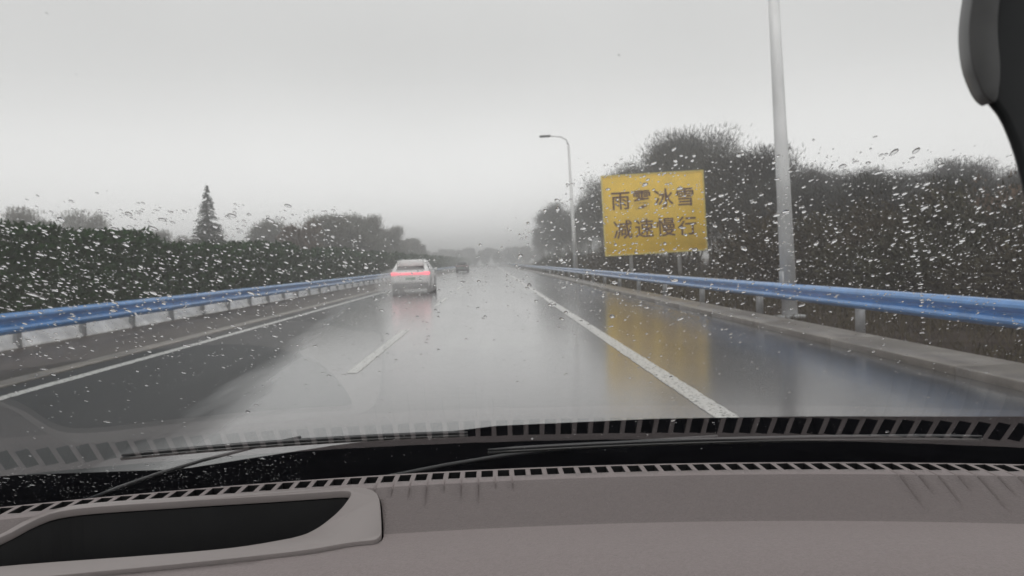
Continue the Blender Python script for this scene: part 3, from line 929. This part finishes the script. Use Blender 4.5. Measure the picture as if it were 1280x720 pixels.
for j, (yv, z) in enumerate(((1.05, -.285), (1.4, -.36), (1.8, -.46), (2.1, -.58), (2.2, -.75))):
    for i in range(13): s = -1 + i/6; vs.append((s*.85, yv - .12*s*s, z - .05*s*s))
for j in range(4):
    for i in range(12): a = j*13+i; fs.append((a, a+1, a+14, a+13))
o = pydata('bonnet', vs, fs, M_bonnet, own, True); s = o.modifiers.new('s', 'SOLIDIFY'); s.thickness = .004

# wipers lying low on the outside of the glass
M_rubber = mat('wiper_rubber', (.02, .02, .02), .35, coat=.4)
M_warm = mat('wiper_arm_metal', (.045, .045, .048), .3, coat=.3)
def wiper(a, b, rise):
    n = 16; bl = []; sp_ = []
    for i in range(n+1):
        q = i/n; x = a[0] + (b[0]-a[0])*q; tt = a[1] + (b[1]-a[1])*q + rise*4*q*(1-q)
        bl.append(gl(x, tt, .004)); sp_.append(gl(x, tt + .0003, .0065))
    bm = bmesh.new(); tube(bm, bl, .0014, 8); w = frombm('wiper', bm, M_rubber, own, True)
    bm = bmesh.new(); tube(bm, sp_, [.0008] + [.0016]*(n-1) + [.0008], 8); frombm('blade_spine', bm, M_warm, w, True)
    m0 = (a[0]*.5+b[0]*.5, a[1]*.5+b[1]*.5 + rise); m1 = (a[0] - .10, -.03)
    pts = [gl(m0[0] + (m1[0]-m0[0])*q, m0[1] + (m1[1]-m0[1])*q, .009 + .006*math.sin(q*2.8)) for q in (0, .2, .4, .6, .8, 1)]
    bm = bmesh.new(); tube(bm, pts, [.0012, .0013, .0015, .0018, .002, .0022], 10); frombm('arm', bm, M_warm, w, True)
ga, gb = glass_hit(150, 580), glass_hit(585, 551)
print('WIPER', ga, gb)
wiper(ga, gb, .004)
ga, gb = glass_hit(610, 572), glass_hit(1230, 556)
print('WIPER', ga, gb)
wiper(ga, gb, .002)

# mirror housing at the top, close to the camera
def my(px, py, y):
    d = ray(px, py); return Vector((d.x*y, y, d.z*y))
outl = smooth_loop([(1236, -80), (1214, -20), (1205, 40), (1211, 88), (1228, 126), (1247, 148), (1262, 184), (1272, 218), (1281, 262), (1300, 330), (1400, 360), (1600, 300), (1660, -80)], 2)
MY = .165
bm = bmesh.new()
fr_ = [bm.verts.new(my(px, py, MY)) for px, py in outl]
bk = [bm.verts.new(my(px + 10, py - 6, MY + .014)) for px, py in outl]
n = len(outl)
for i in range(n): bm.faces.new((fr_[i], fr_[(i+1) % n], bk[(i+1) % n], bk[i]))
bm.faces.new(fr_); bm.faces.new(bk[::-1]); bmesh.ops.recalc_face_normals(bm, faces=bm.faces)
M_mir = mat('satin_black_housing', (.03, .032, .034), .38, noise=.2, nscale=30)
mh = bevel(frombm('rearview_mirror', bm, M_mir, own), .003, 4, 30)
rim = smooth_loop([(1234, -80), (1218, -20), (1210, 38), (1215, 84), (1230, 120), (1246, 132), (1252, 90), (1246, 30), (1254, -30), (1262, -80)], 2)
bm = bmesh.new()
fr_ = [bm.verts.new(my(px, py, MY-.003)) for px, py in rim]; bk = [bm.verts.new(my(px, py, MY) + Vector((0, .004, 0))) for px, py in rim]
n = len(rim)
for i in range(n): bm.faces.new((fr_[i], fr_[(i+1) % n], bk[(i+1) % n], bk[i]))
bm.faces.new(fr_); bm.faces.new(bk[::-1]); bmesh.ops.recalc_face_normals(bm, faces=bm.faces)
M_rimc = mat('sheen_grey_plastic', (.10, .10, .10), .4, noise=.2, nscale=60)  # sky sheen on the black ridge, put into a lighter grey
bevel(frombm('edge_trim', bm, M_rimc, mh), .002, 3, 30)
bm = bmesh.new(); tube(bm, [my(1500, 100, MY) + Vector((0, .03, 0)), gl(.24, .60, -.004)], [.008, .012], 12); frombm('mirror_stem', bm, M_black, mh)

# headliner, pillars, doors: they shade the dashboard
M_head = mat('grey_headliner', (.16, .155, .15), .9, bump=.2, bscale=400)
vs = []; fs = []
for j in range(9):
    for i in range(11):
        s = -1 + i/5; x = .03 + s*.74; q = gl(x, 1.02)
        y = q.y - .02 - (1.6)*j/8
        vs.append((x, y, q.z + .02 + .04*math.sin(min(j/8*2, 1)*1.57) - .03*s*s))
for j in range(8):
    for i in range(10): a = j*11+i; fs.append((a, a+1, a+12, a+11))
pydata('headliner', vs, fs, M_head, own, True)
for s in (-1, 1):
    bm = bmesh.new()
    x = .73 if s > 0 else -.69
    tube(bm, [gl(x, t_) + Vector((0, 0, -.015)) for t_ in (-.05, .2, .45, .7, 1.05)], .035, 10)
    frombm('pillar', bm, M_head, own, True)
    bm = bmesh.new(); box(bm, x - .03 + s*.05, x + .03 + s*.05, -1.5, .68, -.9, -.16); bevel(frombm('door_panel', bm, M_head, own), .02)
bm = bmesh.new(); box(bm, -.8, .85, -1.75, -1.55, -.9, .28); bevel(frombm('rear_trim', bm, M_head, own), .05)
bm = bmesh.new(); box(bm, -.8, .85, -1.6, .70, -1.02, -.98); frombm('cabin_floor', bm, M_black, own)
for x in (-.42, .42):
    bm = bmesh.new(); box(bm, x-.24, x+.24, -.45, .10, -.78, -.56); o = bevel(frombm('seat', bm, M_head, own), .05)
    bm = bmesh.new(); box(bm, x-.24, x+.24, -.62, -.48, -.6, .06); bevel(frombm('backrest', bm, M_head, o), .05)

# ------------------------------------------------------------------ raindrops
dm = bpy.data.materials.new('rain_water'); dm.use_nodes = True
t = dm.node_tree
for n_ in list(t.nodes): t.nodes.remove(n_)
g_ = t.nodes.new('ShaderNodeBsdfGlass'); g_.inputs['IOR'].default_value = 1.333; g_.inputs['Roughness'].default_value = 0
ou = t.nodes.new('ShaderNodeOutputMaterial'); t.links.new(g_.outputs[0], ou.inputs['Surface'])

def drop_geo(seed, SEG=9, RING=3):
    r_ = random.Random(seed); ph = [r_.uniform(0, 6.28) for _ in range(3)]
    vs = []; fs = []
    for k in range(SEG): 
        a = 2*math.pi*k/SEG; q = 1 + .10*math.sin(2*a+ph[0]) + .07*math.sin(3*a+ph[1])
        vs.append((math.cos(a)*q, math.sin(a)*q, 0))
    for j in range(1, RING):
        th = j/RING*math.pi/2
        for k in range(SEG):
            a = 2*math.pi*k/SEG; q = (1 + (.10*math.sin(2*a+ph[0]) + .07*math.sin(3*a+ph[1]))*math.cos(th))*math.cos(th)
            vs.append((math.cos(a)*q, math.sin(a)*q, .55*math.sin(th)))
    vs.append((0, 0, .55)); top = len(vs)-1
    fs.append(list(range(SEG))[::-1])
    for j in range(RING-1):
        for k in range(SEG): fs.append((j*SEG+k, j*SEG+(k+1) % SEG, (j+1)*SEG+(k+1) % SEG, (j+1)*SEG+k))
    for k in range(SEG): fs.append(((RING-1)*SEG+k, (RING-1)*SEG+(k+1) % SEG, top))
    return vs, fs
geos = [drop_geo(i) for i in range(6)]
U = Vector((0, -math.cos(AL), math.sin(AL))); Nn = Vector((0, math.sin(AL), math.cos(AL)))
rd = random.Random(77)
def density(x, t_):
    """how wet the glass is: wettest in the band the wipers leave, nearly dry above"""
    k = BY - GC*x*x - t_*math.cos(AL); z = BZ + t_*math.sin(AL)
    if k < .05: return 0
    e = z/k                                      # elevation above the eye line, by its slope
    s = x/k
    top = float(np.interp(s, [-.6, -.3, -.18, -.1, 0, .06, .12, .3, .65], [.08, .075, .065, .015, .005, .05, .115, .125, .11]))
    if e > top: d = math.exp(-(e-top)/.006)*.9 + .004
    elif e > -.04: d = 1.0
    else: d = math.exp((e+.04)/.045)*.9 + .045
    if s < -.25: d *= 1.15
    d *= 1 - .75*math.exp(-((s + .03)/.07)**2)
    if e < -.235 and s < -.25: d = .45             # unwiped corner low on the driver's side
    if e < -.25 and s > -.25: d = 0
    return d
drops = []
while len(drops) < 25000:
    x = rd.uniform(-.62, .62); t_ = rd.uniform(.02, .78)
    k = BY - GC*x*x - t_*math.cos(AL)
    # keep drops spread evenly over what one sees through the glass
    if rd.random() > density(x, t_) * min(1, (k/.33)**-1.0)*.6: continue
    r_ = .00026*math.exp(rd.gauss(0, .58)); r_ = min(r_, .0014)
    s = x/max(k, .1)
    if s < -.16: ang = -1.0 + rd.gauss(0, .25); el = rd.uniform(1.2, 2.0)
    elif s < .05: ang = -1.35 + rd.gauss(0, .35); el = rd.uniform(1.2, 2.0)
    else: ang = 1.57 + rd.gauss(0, .6); el = rd.uniform(1.1, 1.8)
    drops.append((x, t_, r_, el, ang, rd.randrange(6)))
# a trickle of drops running down the passenger side, and one lower by the wiper tip
for i in range(26):
    px = 1118 + 44*(i/26)**.6 + rd.uniform(-3, 3); py = 245 + 180*i/26 + rd.uniform(-2, 2)
    if i > 12: px = 1150 + (i-12)*.35 + rd.uniform(-2, 2)
    a = glass_hit(px, py); drops.append((a[0], a[1], .0007*rd.uniform(.6, 1.5), 1.4, 0.2, rd.randrange(6)))
drops.sort(key=lambda d: -d[2])
def drop_matrix(d):
    x, t_, r_, el, ang, _ = d
    p = gl(x, t_, .0006)
    X = Vector((1, 0, 0)); Yv = -U
    a = X*math.cos(ang) - Yv*(-math.sin(ang)) ; 
    a = (X*math.cos(ang) + U*math.sin(ang)).normalized(); b = Nn.cross(a).normalized()
    m = Matrix((a*r_*el, b*r_, Nn*r_)).transposed().to_4x4(); m.translation = p + Vector((0, 0, H))
    return m
dmesh = []
for vs, fs in geos:
    me = bpy.data.meshes.new('raindrop'); me.from_pydata(vs, [], fs); me.materials.append(dm)
    for p in me.polygons: p.use_smooth = len(p.vertices) < 5
    dmesh.append(me)
NI = 290
for d in drops[:NI]:
    o = bpy.data.objects.new('raindrop', dmesh[d[5]]); C.objects.link(o); o.matrix_world = drop_matrix(d)
    tag(o, 'clear raindrop on the outside of the windscreen', 'raindrop', 'larger raindrops on the windscreen')
V = []; Fc = []
for d in drops[NI:]:
    m = drop_matrix(d); vs, fs = geos[d[5]]; b = len(V)
    V += [tuple(m @ Vector(v)) for v in vs]; Fc += [[b+i for i in f] for f in fs]
o = pydata('rain_spots', V, Fc, dm)
for p in o.data.polygons: p.use_smooth = len(p.vertices) < 5
tag(o, 'thousands of tiny raindrops covering the windscreen', kind='stuff')
